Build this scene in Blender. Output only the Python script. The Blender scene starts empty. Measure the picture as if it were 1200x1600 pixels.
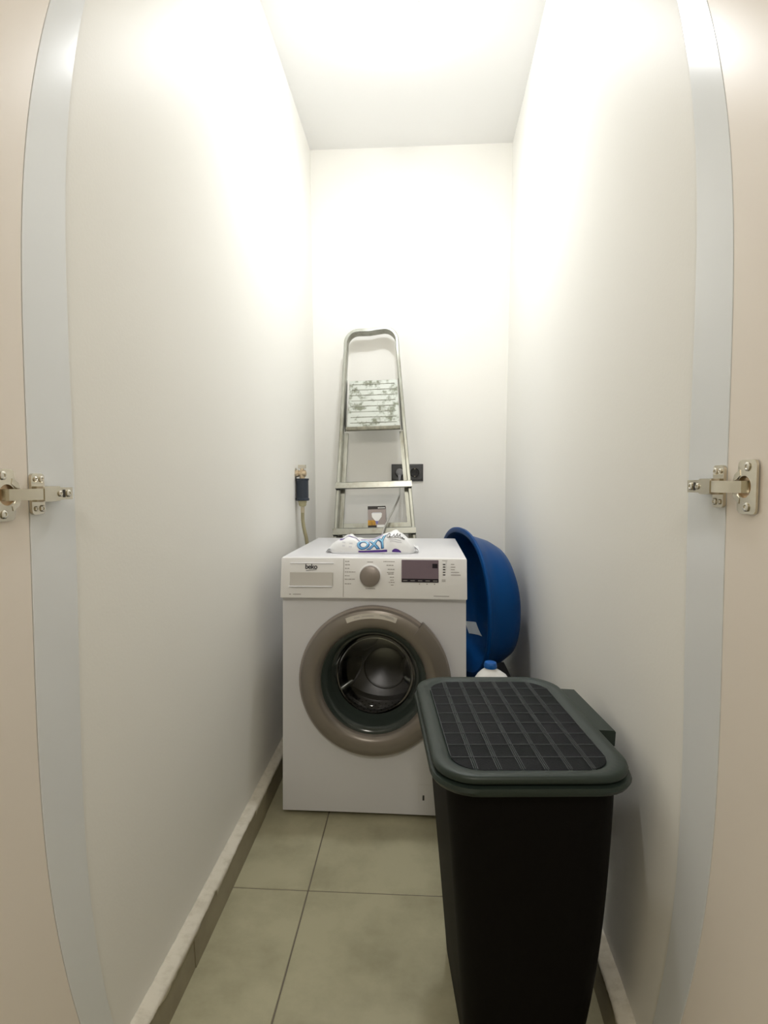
import bpy, bmesh, math, random
from mathutils import Vector, Matrix, Euler
random.seed(7)
SC = bpy.context.scene
COL = SC.collection
PI = math.pi

# ------------------------------------------------------------------ camera
CAM_H, YAW, PITCH, ROLL = 1.0932, 0.0603, -0.0551, -0.0017
K = (1.1766, -0.0274, -0.8257, 0.6048)          # angle off the axis as a function of radius / 1000 px
cd = bpy.data.cameras.new('camera'); cam = bpy.data.objects.new('camera', cd); COL.objects.link(cam)
cd.lens = 25.5
cd.sensor_fit = 'AUTO'; cd.sensor_width = 48.0; cd.sensor_height = 36.0
cd.clip_start = 0.01
cd.type = 'PANO'; cd.panorama_type = 'FISHEYE_LENS_POLYNOMIAL'
cd.fisheye_fov = math.radians(170)
cd.fisheye_polynomial_k0 = 0.0
for i, k in enumerate(K): setattr(cd, 'fisheye_polynomial_k%d' % (i + 1), -k / 30.0 ** (i + 1))
fw = Vector((-math.sin(YAW) * math.cos(PITCH), math.cos(YAW) * math.cos(PITCH), math.sin(PITCH)))
rt = Vector((math.cos(YAW), math.sin(YAW), 0)); up = rt.cross(fw)
rt2 = rt * math.cos(ROLL) + up * math.sin(ROLL); up2 = -rt * math.sin(ROLL) + up * math.cos(ROLL)
M = Matrix.Identity(4)
for r in range(3): M[r][0], M[r][1], M[r][2] = rt2[r], up2[r], -fw[r]
M[2][3] = CAM_H
cam.matrix_world = M
SC.camera = cam

# ------------------------------------------------------------------ world, exposure, lights
w = bpy.data.worlds.new('world'); SC.world = w; w.use_nodes = True
w.node_tree.nodes['Background'].inputs[0].default_value = (1.0, 0.86, 0.56, 1)
w.node_tree.nodes['Background'].inputs[1].default_value = 0.34
SC.view_settings.view_transform = 'Standard'; SC.view_settings.look = 'None'
SC.view_settings.gamma = 1.0; SC.view_settings.use_curve_mapping = False
SC.view_settings.exposure = 0.0
LAMP_STRENGTH = 258.0
hl = bpy.data.lights.new('hall_ceiling_light', 'POINT'); hl.energy = 62.0; hl.shadow_soft_size = 0.16; hl.color = (1.0, 0.94, 0.85)
hlo = bpy.data.objects.new('hall_ceiling_light', hl); COL.objects.link(hlo); hlo.location = (-0.06, -0.95, 2.45)
SC.cycles.max_bounces = 14; SC.cycles.diffuse_bounces = 8; SC.cycles.glossy_bounces = 6
SC.cycles.transmission_bounces = 10; SC.cycles.sample_clamp_indirect = 6.0

# ------------------------------------------------------------------ materials
MATS = {}
def mat(name, color, rough=0.5, metal=0.0, spec=0.5, var=0.0, vscale=6.0, color2=None, bump=0.0, bscale=80.0,
        trans=0.0, ior=1.45, emit=0.0, coat=0.0, stretch=(1, 1, 1), lo=0.35, hi=0.65):
    if name in MATS: return MATS[name]
    m = bpy.data.materials.new(name); m.use_nodes = True; nt = m.node_tree
    b = nt.nodes['Principled BSDF']
    b.inputs['Base Color'].default_value = (*color, 1); b.inputs['Roughness'].default_value = rough
    b.inputs['Metallic'].default_value = metal; b.inputs['Specular IOR Level'].default_value = spec
    b.inputs['IOR'].default_value = ior; b.inputs['Transmission Weight'].default_value = trans
    b.inputs['Coat Weight'].default_value = coat
    tc = nt.nodes.new('ShaderNodeTexCoord'); mp = nt.nodes.new('ShaderNodeMapping')
    mp.inputs['Scale'].default_value = stretch
    nt.links.new(tc.outputs['Object'], mp.inputs['Vector'])
    if var > 0 or color2:
        n = nt.nodes.new('ShaderNodeTexNoise'); n.inputs['Scale'].default_value = vscale
        n.inputs['Detail'].default_value = 6; n.inputs['Roughness'].default_value = 0.62
        nt.links.new(mp.outputs['Vector'], n.inputs['Vector'])
        cr = nt.nodes.new('ShaderNodeValToRGB')
        c2 = color2 if color2 else tuple(c * (1 - var) for c in color)
        cr.color_ramp.elements[0].position = lo; cr.color_ramp.elements[1].position = hi
        cr.color_ramp.elements[0].color = (*color, 1); cr.color_ramp.elements[1].color = (*c2, 1)
        nt.links.new(n.outputs['Fac'], cr.inputs['Fac']); nt.links.new(cr.outputs['Color'], b.inputs['Base Color'])
    if bump > 0:
        n2 = nt.nodes.new('ShaderNodeTexNoise'); n2.inputs['Scale'].default_value = bscale; n2.inputs['Detail'].default_value = 4
        nt.links.new(mp.outputs['Vector'], n2.inputs['Vector'])
        bp = nt.nodes.new('ShaderNodeBump'); bp.inputs['Strength'].default_value = bump; bp.inputs['Distance'].default_value = 0.002
        nt.links.new(n2.outputs['Fac'], bp.inputs['Height']); nt.links.new(bp.outputs['Normal'], b.inputs['Normal'])
    if emit > 0:
        b.inputs['Emission Color'].default_value = (*color, 1); b.inputs['Emission Strength'].default_value = emit
    MATS[name] = m
    return m

WALL = mat('wall_paint', (0.845, 0.835, 0.80), rough=0.5, spec=0.13, bump=0.10, bscale=160)
CEIL = mat('ceiling_paint', (0.85, 0.85, 0.85), rough=0.6, bump=0.04, bscale=140)
PANEL = mat('closet_white_laminate', (0.77, 0.795, 0.82), rough=0.2, spec=0.5)
DOORM = mat('closet_door_laminate', (0.84, 0.775, 0.71), rough=0.38)
TILE = mat('floor_tile_glaze', (0.43, 0.405, 0.275), rough=0.36, color2=(0.31, 0.29, 0.19), vscale=5.5, lo=0.42, hi=0.72, bump=0.03, bscale=30)
GROUT = mat('floor_grout', (0.16, 0.14, 0.11), rough=0.9)
SKIRT = mat('skirting_tile', (0.33, 0.29, 0.20), rough=0.4, color2=(0.25, 0.215, 0.145), vscale=7)
SKPAINT = mat('skirting_paint', (0.66, 0.62, 0.53), rough=0.6, color2=(0.48, 0.44, 0.35), vscale=30, bump=0.5, bscale=90, lo=0.45, hi=0.8)
WHITE = mat('appliance_white', (0.68, 0.68, 0.71), rough=0.28, spec=0.5)
WHITE2 = mat('appliance_white_plastic', (0.80, 0.795, 0.80), rough=0.33)
SEAM = mat('seam_grey', (0.30, 0.28, 0.26), rough=0.6)
PRINT = mat('print_grey', (0.33, 0.31, 0.30), rough=0.6)
LOGO = mat('logo_black', (0.03, 0.03, 0.035), rough=0.4)
RING = mat('door_ring_grey', (0.22, 0.195, 0.17), rough=0.32, metal=0.35)
RING2 = mat('door_ring_band', (0.36, 0.32, 0.30), rough=0.3, metal=0.4)
KNOB = mat('knob_grey', (0.25, 0.22, 0.20), rough=0.35, metal=0.4)
COLLAR = mat('bowl_collar_glass', (0.030, 0.040, 0.036), rough=0.16, spec=0.5)
def thin_glass(name, tint, refl):
    m = bpy.data.materials.new(name); m.use_nodes = True; nt = m.node_tree; nt.nodes.clear()
    out = nt.nodes.new('ShaderNodeOutputMaterial'); mx = nt.nodes.new('ShaderNodeMixShader'); fr = nt.nodes.new('ShaderNodeFresnel')
    tr = nt.nodes.new('ShaderNodeBsdfTransparent'); gl = nt.nodes.new('ShaderNodeBsdfGlossy')
    tr.inputs['Color'].default_value = (*tint, 1); gl.inputs['Roughness'].default_value = 0.02; gl.inputs['Color'].default_value = (refl, refl, refl, 1)
    fr.inputs['IOR'].default_value = 1.5
    nt.links.new(fr.outputs[0], mx.inputs[0]); nt.links.new(tr.outputs[0], mx.inputs[1]); nt.links.new(gl.outputs[0], mx.inputs[2]); nt.links.new(mx.outputs[0], out.inputs[0])
    MATS[name] = m; return m
GLASS = thin_glass('porthole_glass', (0.62, 0.66, 0.64), 0.5)
GASKET = mat('gasket_rubber', (0.035, 0.042, 0.038), rough=0.5)
STEEL = mat('drum_steel', (0.36, 0.34, 0.36), rough=0.30, metal=1.0)
HOLE = mat('drum_hole', (0.01, 0.01, 0.012), rough=0.7)
DISP = mat('display_glass', (0.17, 0.125, 0.165), rough=0.10, spec=0.9)  # glare reflected in the screen is mixed into this purple base colour
DISPK = mat('display_dark', (0.012, 0.009, 0.02), rough=0.12)
STICK = mat('clear_sticker', (0.55, 0.52, 0.47), rough=0.25)
RUBBER = mat('black_rubber', (0.012, 0.012, 0.013), rough=0.6)
ALU = mat('aluminium', (0.40, 0.41, 0.37), rough=0.36, metal=0.9, color2=(0.22, 0.21, 0.16), vscale=9, stretch=(3, 3, 0.8), lo=0.45, hi=0.75)
ALUT = mat('aluminium_tread', (0.40, 0.41, 0.375), rough=0.30, metal=0.95, color2=(0.27, 0.26, 0.21), vscale=14, lo=0.5, hi=0.78)
ALUP = mat('platform_painted', (0.46, 0.48, 0.435), rough=0.5, metal=0.3, color2=(0.16, 0.17, 0.12), vscale=19, stretch=(1.3, 1, 1.2), lo=0.50, hi=0.62)
SOCK = mat('socket_anthracite', (0.055, 0.055, 0.058), rough=0.35)
SOCKD = mat('socket_recess', (0.018, 0.018, 0.02), rough=0.4)
PLUG = mat('plug_grey', (0.27, 0.27, 0.29), rough=0.45)
CORD = mat('cord_grey', (0.40, 0.39, 0.36), rough=0.5)
BRASS = mat('valve_brass', (0.72, 0.60, 0.44), rough=0.3, metal=0.8, color2=(0.6, 0.47, 0.32), vscale=60)
FILTER = mat('filter_navy', (0.022, 0.03, 0.045), rough=0.45)
NUT = mat('hose_nut', (0.42, 0.39, 0.24), rough=0.5)
HOSE = mat('hose_olive', (0.34, 0.31, 0.19), rough=0.5)
NICKEL = mat('hinge_nickel', (0.66, 0.61, 0.50), rough=0.24, metal=1.0)
NICKELD = mat('hinge_cup', (0.45, 0.32, 0.20), rough=0.3, metal=1.0)
SCREW = mat('screw_steel', (0.74, 0.71, 0.64), rough=0.22, metal=1.0)
DARK = mat('dark_slot', (0.03, 0.022, 0.015), rough=0.6)
BLUE = mat('basin_blue', (0.0004, 0.052, 0.20), rough=0.36, spec=0.18)
LABELM = mat('basin_label', (0.62, 0.68, 0.74), rough=0.5)
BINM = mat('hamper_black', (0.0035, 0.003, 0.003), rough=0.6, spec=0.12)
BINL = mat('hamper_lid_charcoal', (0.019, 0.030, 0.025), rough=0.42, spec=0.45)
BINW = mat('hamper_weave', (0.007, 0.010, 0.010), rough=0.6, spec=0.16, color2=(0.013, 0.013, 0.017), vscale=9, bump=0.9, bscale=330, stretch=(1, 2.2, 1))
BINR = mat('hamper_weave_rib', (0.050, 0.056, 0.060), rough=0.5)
JUG = mat('jug_white', (0.74, 0.74, 0.72), rough=0.4)
CAPB = mat('cap_blue', (0.005, 0.10, 0.38), rough=0.35)
BOXC = mat('storage_box_grey', (0.018, 0.018, 0.02), rough=0.7)
BAG = mat('bag_film', (0.83, 0.84, 0.86), rough=0.30, spec=0.5)
PURPLE = mat('bag_purple', (0.085, 0.03, 0.26), rough=0.4)
LILAC = mat('bag_lilac', (0.40, 0.37, 0.62), rough=0.4)
OXYB = mat('bag_navy', (0.02, 0.10, 0.30), rough=0.35)
BAGP = mat('bag_print_grey', (0.50, 0.50, 0.55), rough=0.5)
BXG = mat('bulb_box_grey', (0.34, 0.29, 0.27), rough=0.45)
BXK = mat('bulb_box_black', (0.02, 0.016, 0.014), rough=0.4)
BXY = mat('bulb_box_yellow', (0.66, 0.36, 0.03), rough=0.45, color2=(0.25, 0.12, 0.02), vscale=60)
BXW = mat('bulb_box_white', (0.82, 0.82, 0.80), rough=0.45)
BXB = mat('bulb_box_blue', (0.18, 0.16, 0.42), rough=0.45)
TRIMW = mat('lamp_trim', (0.85, 0.85, 0.84), rough=0.35)
LAMP = mat('lamp_diffuser', (0.965, 0.985, 1.0), rough=0.6, emit=LAMP_STRENGTH)
LAMPS = mat('lamp_opal_side', (0.965, 0.985, 1.0), rough=0.5, emit=LAMP_STRENGTH * 0.15)

def grad_mat(name, c0, c1, axis, a, b):
    m = mat(name, c0, rough=0.35); nt = m.node_tree
    tc = nt.nodes.new('ShaderNodeTexCoord'); sp = nt.nodes.new('ShaderNodeSeparateXYZ'); mr = nt.nodes.new('ShaderNodeMapRange')
    mr.inputs['From Min'].default_value = a; mr.inputs['From Max'].default_value = b
    mx = nt.nodes.new('ShaderNodeMix'); mx.data_type = 'RGBA'
    nt.links.new(tc.outputs['Object'], sp.inputs[0]); nt.links.new(sp.outputs[axis], mr.inputs['Value'])
    nt.links.new(mr.outputs[0], mx.inputs[0]); mx.inputs[6].default_value = (*c0, 1); mx.inputs[7].default_value = (*c1, 1)
    nt.links.new(mx.outputs[2], nt.nodes['Principled BSDF'].inputs['Base Color'])
    return m

# ------------------------------------------------------------------ helpers
def link(name, me, m=None, parent=None, smooth=False):
    o = bpy.data.objects.new(name, me); COL.objects.link(o)
    if m and not me.materials: me.materials.append(m)
    if parent: o.parent = parent
    if smooth:
        for p in me.polygons: p.use_smooth = True
    return o
def mesh(name, vs, fs, m, parent=None, smooth=False, fix=True):
    me = bpy.data.meshes.new(name); me.from_pydata([tuple(v) for v in vs], [], fs)
    if fix:
        bm = bmesh.new(); bm.from_mesh(me); bmesh.ops.recalc_face_normals(bm, faces=bm.faces); bm.to_mesh(me); bm.free()
    return link(name, me, m, parent, smooth)
def from_bm(name, bm, m, parent=None, smooth=False):
    me = bpy.data.meshes.new(name); bm.to_mesh(me); bm.free()
    return link(name, me, m, parent, smooth)
def edges_flat(o, ang=40):
    me = o.data
    for p in me.polygons: p.use_smooth = True
    try: me.set_sharp_from_angle(angle=math.radians(ang))
    except Exception: pass
    return o
def bm_box(bm, lo, hi, bev=0.0, seg=2, mtx=None):
    r = bmesh.ops.create_cube(bm, size=1.0); vs = r['verts']
    for v in vs:
        v.co = Vector([lo[i] + (v.co[i] + 0.5) * (hi[i] - lo[i]) for i in range(3)])
    es = list({e for v in vs for e in v.link_edges})
    if bev > 0:
        r = bmesh.ops.bevel(bm, geom=es, offset=bev, segments=seg, affect='EDGES', profile=0.5)
        vs = list({v for f in r['faces'] for v in f.verts} | {v for v in vs if v.is_valid})
    if mtx is not None:
        for v in vs: v.co = mtx @ v.co
def box(name, lo, hi, m, parent=None, bev=0.0, seg=2, mtx=None):
    bm = bmesh.new(); bm_box(bm, lo, hi, bev, seg, mtx)
    o = from_bm(name, bm, m, parent)
    if bev > 0: edges_flat(o, 35)
    return o
def boxes(name, lst, m, parent=None, bev=0.0):
    bm = bmesh.new()
    for lo, hi in lst: bm_box(bm, lo, hi, bev, 1)
    o = from_bm(name, bm, m, parent)
    if len(lst) > 1: o['kind'] = 'stuff'          # fine print, too small to pick apart
    return o
def frame_axis(axis):
    a = Vector(axis).normalized(); t = Vector((0, 0, 1)) if abs(a.z) < 0.9 else Vector((1, 0, 0))
    u = t.cross(a).normalized(); v = a.cross(u)
    return u, v, a
def lathe(name, prof, m, parent=None, org=(0, 0, 0), axis=(0, 0, 1), seg=48, ang=35, a0=0.0, a1=2 * PI):
    u, v, a = frame_axis(axis); org = Vector(org); vs, fs = [], []
    full = abs(a1 - a0 - 2 * PI) < 1e-6; n = seg if full else seg + 1
    for i in range(n):
        t = a0 + (a1 - a0) * i / seg; d = u * math.cos(t) + v * math.sin(t)
        for (r, h) in prof: vs.append(org + d * r + a * h)
    k = len(prof)
    for i in range(seg):
        j = (i + 1) % n
        for q in range(k - 1): fs.append((i * k + q, j * k + q, j * k + q + 1, i * k + q + 1))
    o = mesh(name, vs, fs, m, parent)
    bm = bmesh.new(); bm.from_mesh(o.data); bmesh.ops.remove_doubles(bm, verts=bm.verts, dist=1e-6)
    bmesh.ops.recalc_face_normals(bm, faces=bm.faces); bm.to_mesh(o.data); bm.free()
    return edges_flat(o, ang)
def loft(name, rings, m, parent=None, cap0=True, cap1=True, ang=35, close=False):
    n = len(rings[0]); vs = [p for r in rings for p in r]; fs = []
    K_ = len(rings)
    for i in range(K_ if close else K_ - 1):
        j = (i + 1) % K_
        for q in range(n): fs.append((i * n + q, i * n + (q + 1) % n, j * n + (q + 1) % n, j * n + q))
    if cap0 and not close: fs.append(tuple(range(n)))
    if cap1 and not close: fs.append(tuple((K_ - 1) * n + q for q in range(n)))
    return edges_flat(mesh(name, vs, fs, m, parent), ang)
def catmull(pts, n=8):
    P = [Vector(p) for p in pts]; P = [P[0] * 2 - P[1]] + P + [P[-1] * 2 - P[-2]]; out = []
    for i in range(1, len(P) - 2):
        for k in range(n):
            t = k / n; a, b, c, d = P[i - 1], P[i], P[i + 1], P[i + 2]
            out.append(0.5 * ((2 * b) + (c - a) * t + (2 * a - 5 * b + 4 * c - d) * t * t + (3 * b - a - 3 * c + d) * t ** 3))
    out.append(P[-2]); return out
def tube(name, pts, r, m, parent=None, seg=10, n=8, smooth_path=True):
    P = catmull(pts, n) if smooth_path else [Vector(p) for p in pts]
    rings = []; u = None
    for i, p in enumerate(P):
        t = (P[min(i + 1, len(P) - 1)] - P[max(i - 1, 0)]).normalized()
        if u is None: u = frame_axis(t)[0]
        u = (u - t * u.dot(t)).normalized(); v = t.cross(u)
        rr = r(i / (len(P) - 1)) if callable(r) else r
        rings.append([p + (u * math.cos(2 * PI * k / seg) + v * math.sin(2 * PI * k / seg)) * rr for k in range(seg)])
    return loft(name, rings, m, parent, ang=60)
def rrect(hx, hy, r, seg=6, cx=0.0, cy=0.0):
    r = min(r, hx, hy); out = []
    for (sx, sy, a) in ((1, 1, 0), (-1, 1, PI / 2), (-1, -1, PI), (1, -1, 3 * PI / 2)):
        for k in range(seg + 1):
            t = a + PI / 2 * k / seg
            out.append((cx + sx * (hx - r) + r * math.cos(t), cy + sy * (hy - r) + r * math.sin(t)))
    return out
def prism(name, poly, fn, h0, h1, m, parent=None, ang=35):
    """poly: 2D outline; fn(x, y, h) -> 3D point"""
    n = len(poly)
    vs = [fn(x, y, h0) for x, y in poly] + [fn(x, y, h1) for x, y in poly]
    fs = [tuple(range(n)), tuple(range(n, 2 * n))] + [(i, (i + 1) % n, n + (i + 1) % n, n + i) for i in range(n)]
    return edges_flat(mesh(name, vs, fs, m, parent), ang)
def text_mesh(name, s, size, m, parent, fn, offset=0.0, extrude=0.0, shear=0.0, spacing=1.0, subdiv=0, sx=1.0):
    c = bpy.data.curves.new(name, 'FONT'); c.body = s; c.size = size; c.align_x = 'CENTER'; c.align_y = 'CENTER'
    c.offset = offset; c.extrude = extrude; c.shear = shear; c.space_character = spacing; c.resolution_u = 4
    o = bpy.data.objects.new(name, c); COL.objects.link(o)
    dg = bpy.context.evaluated_depsgraph_get(); dg.update()
    me = bpy.data.meshes.new_from_object(o.evaluated_get(dg)); bpy.data.objects.remove(o); bpy.data.curves.remove(c)
    if subdiv:
        bm = bmesh.new(); bm.from_mesh(me); bmesh.ops.triangulate(bm, faces=bm.faces)
        bmesh.ops.subdivide_edges(bm, edges=bm.edges, cuts=subdiv, use_grid_fill=True); bm.to_mesh(me); bm.free()
    for v in me.vertices: v.co = Vector(fn(v.co.x * sx, v.co.y, v.co.z))
    me.materials.clear()
    return link(name, me, m, parent)
def thing(name, label, cat, loc=(0, 0, 0), rotz=0.0, group=None):
    o = bpy.data.objects.new(name, None); COL.objects.link(o); o.location = loc; o.rotation_euler = (0, 0, rotz)
    o.empty_display_size = 0.05
    tag(o, label, cat, group); return o
def part_empty(name, parent, loc=(0, 0, 0)):
    o = bpy.data.objects.new(name, None); COL.objects.link(o); o.parent = parent; o.location = loc; o.empty_display_size = 0.03
    return o
def tag(o, label, cat=None, group=None):
    o['label'] = label
    if cat: o['category'] = cat
    if group: o['group'] = group
    return o
def struct(o, label=None):
    o['kind'] = 'structure'
    if label: o['label'] = label
    return o

# ------------------------------------------------------------------ the niche
XL, YB, ZC = -0.5257, 2.811, 2.695
def XR(y): return 0.4086 + 0.0202 * (y - 1.0)
YLO, YLI, YRO, YRI = 0.732, 0.830, 0.763, 0.867     # closet side panels, front and rear edges

# floor: grout bed with one tile per piece
fl = box('floor', (-1.3, -1.2, -0.04), (1.2, YB + 0.1, -0.0018), GROUT); struct(fl, 'beige tiled floor with dark grout')
gx = [-0.8917 - 0.6, -0.8917, -0.2917, 0.3083, 0.9083, 1.5083]; gy = [-0.96, -0.36, 0.24, 0.84, 1.44, 2.04, 2.64, 3.24]
g = 0.0017
for j in range(len(gy) - 1):
    for i in range(len(gx) - 1):
        x0, x1, y0, y1 = gx[i] + g, gx[i + 1] - g, gy[j] + g, gy[j + 1] - g
        if y0 > 0.75:
            x0, x1 = max(x0, XL), min(x1, XR(y1))
        else: x0, x1 = max(x0, -1.3), min(x1, 1.2)
        y1 = min(y1, YB)
        if x1 - x0 < 0.02: continue
        t = box('tile', (x0, y0, -0.012), (x1, y1, 0.0), TILE, fl, bev=0.0012, seg=1)

def slab(name, a, b, th, z0, z1, m):
    """upright slab from plan point a to b, thickness th to the left of a->b"""
    d = Vector((b[0] - a[0], b[1] - a[1])).normalized(); n = Vector((-d.y, d.x)) * th
    pl = [a, b, (b[0] + n.x, b[1] + n.y), (a[0] + n.x, a[1] + n.y)]
    return prism(name, pl, lambda x, y, h: (x, y, h), z0, z1, m)
struct(slab('wall_left', (XL, YLI - 0.002), (XL, YB), 0.10, 0, ZC, WALL), 'cream painted side wall with tap and hose')
struct(slab('wall_back', (XL - 0.1, YB), (XR(YB) + 0.1, YB), 0.10, 0, ZC, WALL), 'cream painted end wall behind the ladder')
struct(slab('wall_right', (XR(YB), YB), (XR(YRI), YRI - 0.002), 0.10, 0, ZC, WALL), 'cream painted side wall beside the hamper')
struct(box('ceiling', (XL - 0.1, 0.7, ZC), (XR(YB) + 0.1, YB + 0.1, ZC + 0.08), CEIL), 'white ceiling of the narrow niche')

# closet side panels (white strips) and the open doors with their hinges
struct(box('trim_1', (XL - 0.018, YLO, 0), (XL + 0.003, YLI, ZC), PANEL, bev=0.0006, seg=1), 'glossy white closet side panel beside the wall with the tap')
struct(prism('trim_2', [(XR(YRO) - 0.003, YRO), (XR(YRI) - 0.003, YRI), (XR(YRI) + 0.018, YRI), (XR(YRO) + 0.018, YRO)],
             lambda x, y, h: (x, y, h), 0, ZC, PANEL), 'glossy white closet side panel beside the hamper wall')

def make_door(name, hinge_pt, s, ang, label):
    """s=-1 left, +1 right. door runs towards the viewer from hinge_pt, splayed by ang"""
    o = bpy.data.objects.new(name, None)
    # local: x away from niche axis (thickness), y towards the viewer (negative y), z up
    mw = Matrix.Translation((hinge_pt[0], hinge_pt[1], 0)) @ Matrix.Rotation(s * ang, 4, 'Z')
    bm = bmesh.new(); bm_box(bm, (0 if s > 0 else -0.018, -0.46, 0.012), (0.018 if s > 0 else 0, 0, ZC - 0.06), 0.0008, 1)
    d = from_bm(name, bm, DOORM); d.matrix_world = mw; struct(d, label); return d
D1 = make_door('door_1', (XL + 0.0026, YLO - 0.0012), -1, math.radians(1.5), 'beige closet door standing open, its hinge beside the tap wall panel')
D2 = make_door('door_2', (XR(YRO) - 0.0026, YRO - 0.0012), 1, math.radians(1.5), 'beige closet door standing open, its hinge beside the hamper wall panel')

def make_hinge(door, s, xin, y_edge, zc, door_pt):
    """concealed cup hinge. xin: x of the panel face; s=-1 left; everything in world coordinates, then parented"""
    h = bpy.data.objects.new('hinge', None); COL.objects.link(h); h.parent = door; h.empty_display_size = 0.03
    h.matrix_parent_inverse = door.matrix_world.inverted()
    h['label'] = 'nickel concealed cup hinge'
    f = lambda d, y, z: (xin - s * d, y_edge + y, zc + z)          # d: distance off the panel face, y: into the niche
    def pr(name, poly, d0, d1, m, ang=30): return prism(name, poly, lambda y, z, d: f(d, y, z), d0, d1, m, h, ang)
    # mounting plate: upright wing with rounded corners
    pr('mounting_plate', rrect(0.0130, 0.028, 0.006, cx=0.0120), 0.0, 0.004, NICKEL)
    pr('plate_rail', [(0.004, -0.0105), (0.050, -0.0105), (0.054, -0.006), (0.054, 0.006), (0.050, 0.0105), (0.004, 0.0105)], 0.004, 0.009, NICKEL)
    # arm: wider hump near the front, slim tail to the rear
    pr('arm', [(0.004, -0.0105), (0.030, -0.0105), (0.036, -0.0088), (0.067, -0.0085), (0.067, 0.0085), (0.036, 0.0088), (0.030, 0.0105), (0.004, 0.0105)], 0.009, 0.0165, NICKEL)
    pr('arm_knuckle', rrect(0.004, 0.0095, 0.001, 2, cx=0.008), 0.0165, 0.0185, NICKEL)
    pr('arm_slot', rrect(0.0026, 0.0055, 0.0008, 2, cx=0.0475), 0.0166, 0.0169, DARK)
    for (y, z, r, d) in ((0.0570, 0, 0.0052, 0.0166), (0.0385, 0, 0.0042, 0.0166), (0.0185, 0.020, 0.0046, 0.004), (0.0185, -0.020, 0.0046, 0.004), (0.0065, 0.020, 0.0035, 0.004), (0.0065, -0.020, 0.0035, 0.004)):
        lathe('screw', [(r, 0), (r, 0.0012), (r * 0.75, 0.002), (r * 0.5, 0.002), (r * 0.35, 0.0008), (0, 0.0008)], SCREW, h, f(d, y, z), (-s, 0, 0), 14)
    # link plates reaching over the gap into the cup
    q = lambda d, y, z: (door_pt[0] - s * d, y_edge + y, zc + z)
    lk = [(-0.052, -0.004), (-0.048, 0.008), (-0.018, 0.0175), (0.004, 0.0175), (0.004, 0.0145), (-0.018, 0.0145), (-0.044, 0.005), (-0.048, -0.004)]
    prism('link', lk, lambda y, d, z: f(d, y, z), -0.0075, 0.0075, NICKEL, h, 50)
    # cup flange on the door, with a recessed cup
    oy = -0.0455
    out = rrect(0.0195, 0.0330, 0.007, 6, cx=oy - 0.004)
    cup = [(oy + 0.016 * math.cos(2 * PI * k / 28), 0.016 * math.sin(2 * PI * k / 28)) for k in range(28)]
    n1 = len(out)
    # flange as ring: bridge outer outline to the cup circle by angle
    def ring_faces():
        vs, fs = [], []
        N = 56
        def on_out(t):
            dx, dz = math.cos(t), math.sin(t); best = None
            cx = oy - 0.004
            for i in range(n1):
                a, b = out[i], out[(i + 1) % n1]
                ex, ez = b[0] - a[0], b[1] - a[1]; den = dx * ez - dz * ex
                if abs(den) < 1e-12: continue
                u = ((a[0] - oy) * ez - (a[1]) * ex) / den; w_ = ((a[0] - oy) * dz - a[1] * dx) / den
                if u > 0 and -1e-6 <= w_ <= 1 + 1e-6 and (best is None or u < best): best = u
            return (oy + dx * best, dz * best)
        for k in range(N):
            t = 2 * PI * k / N; a = on_out(t); c = (oy + 0.0145 * math.cos(t), 0.0135 * math.sin(t))
            for (pt, d) in ((a, 0.0005), (a, 0.0032), (c, 0.0042), (c, -0.0005)): vs.append(q(d, pt[0], pt[1]))
        for k in range(N):
            j = (k + 1) % N
            for e in range(3): fs.append((k * 4 + e, j * 4 + e, j * 4 + e + 1, k * 4 + e + 1))
        return vs, fs
    vs, fs = ring_faces(); edges_flat(mesh('cup_flange', vs, fs, NICKEL, h), 40)
    lathe('cup', [(0.0145, 0.002), (0.0142, 0.0006), (0, 0.0006)], NICKELD, h, q(0, oy, 0), (-s, 0, 0), 28)
    for sg in (-1, 1):
        # ears that widen the mouth of the cup
        prism('cup_ear', [(oy + 0.0145, sg * 0.010), (oy + 0.0245, sg * 0.006), (oy + 0.021, sg * 0.015), (oy + 0.010, sg * 0.021), (oy + 0.008, sg * 0.014)], lambda y, z, d: q(d, y, z), 0.0005, 0.0045, NICKEL, h)
        lathe('screw', [(0.0056, 0), (0.0056, 0.0012), (0.0042, 0.002), (0.003, 0.002), (0.002, 0.0008), (0, 0.0008)], SCREW, h, q(0.0038, oy - 0.006, sg * 0.0245), (-s, 0, 0), 14)
    return h
bpy.context.view_layer.update()
make_hinge(D1, -1, XL + 0.003, YLO, 1.076, (XL + 0.0022, 0))
make_hinge(D2, 1, XR(YRO) - 0.003, YRO, 1.085, (XR(YRO) - 0.0022, 0))

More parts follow.
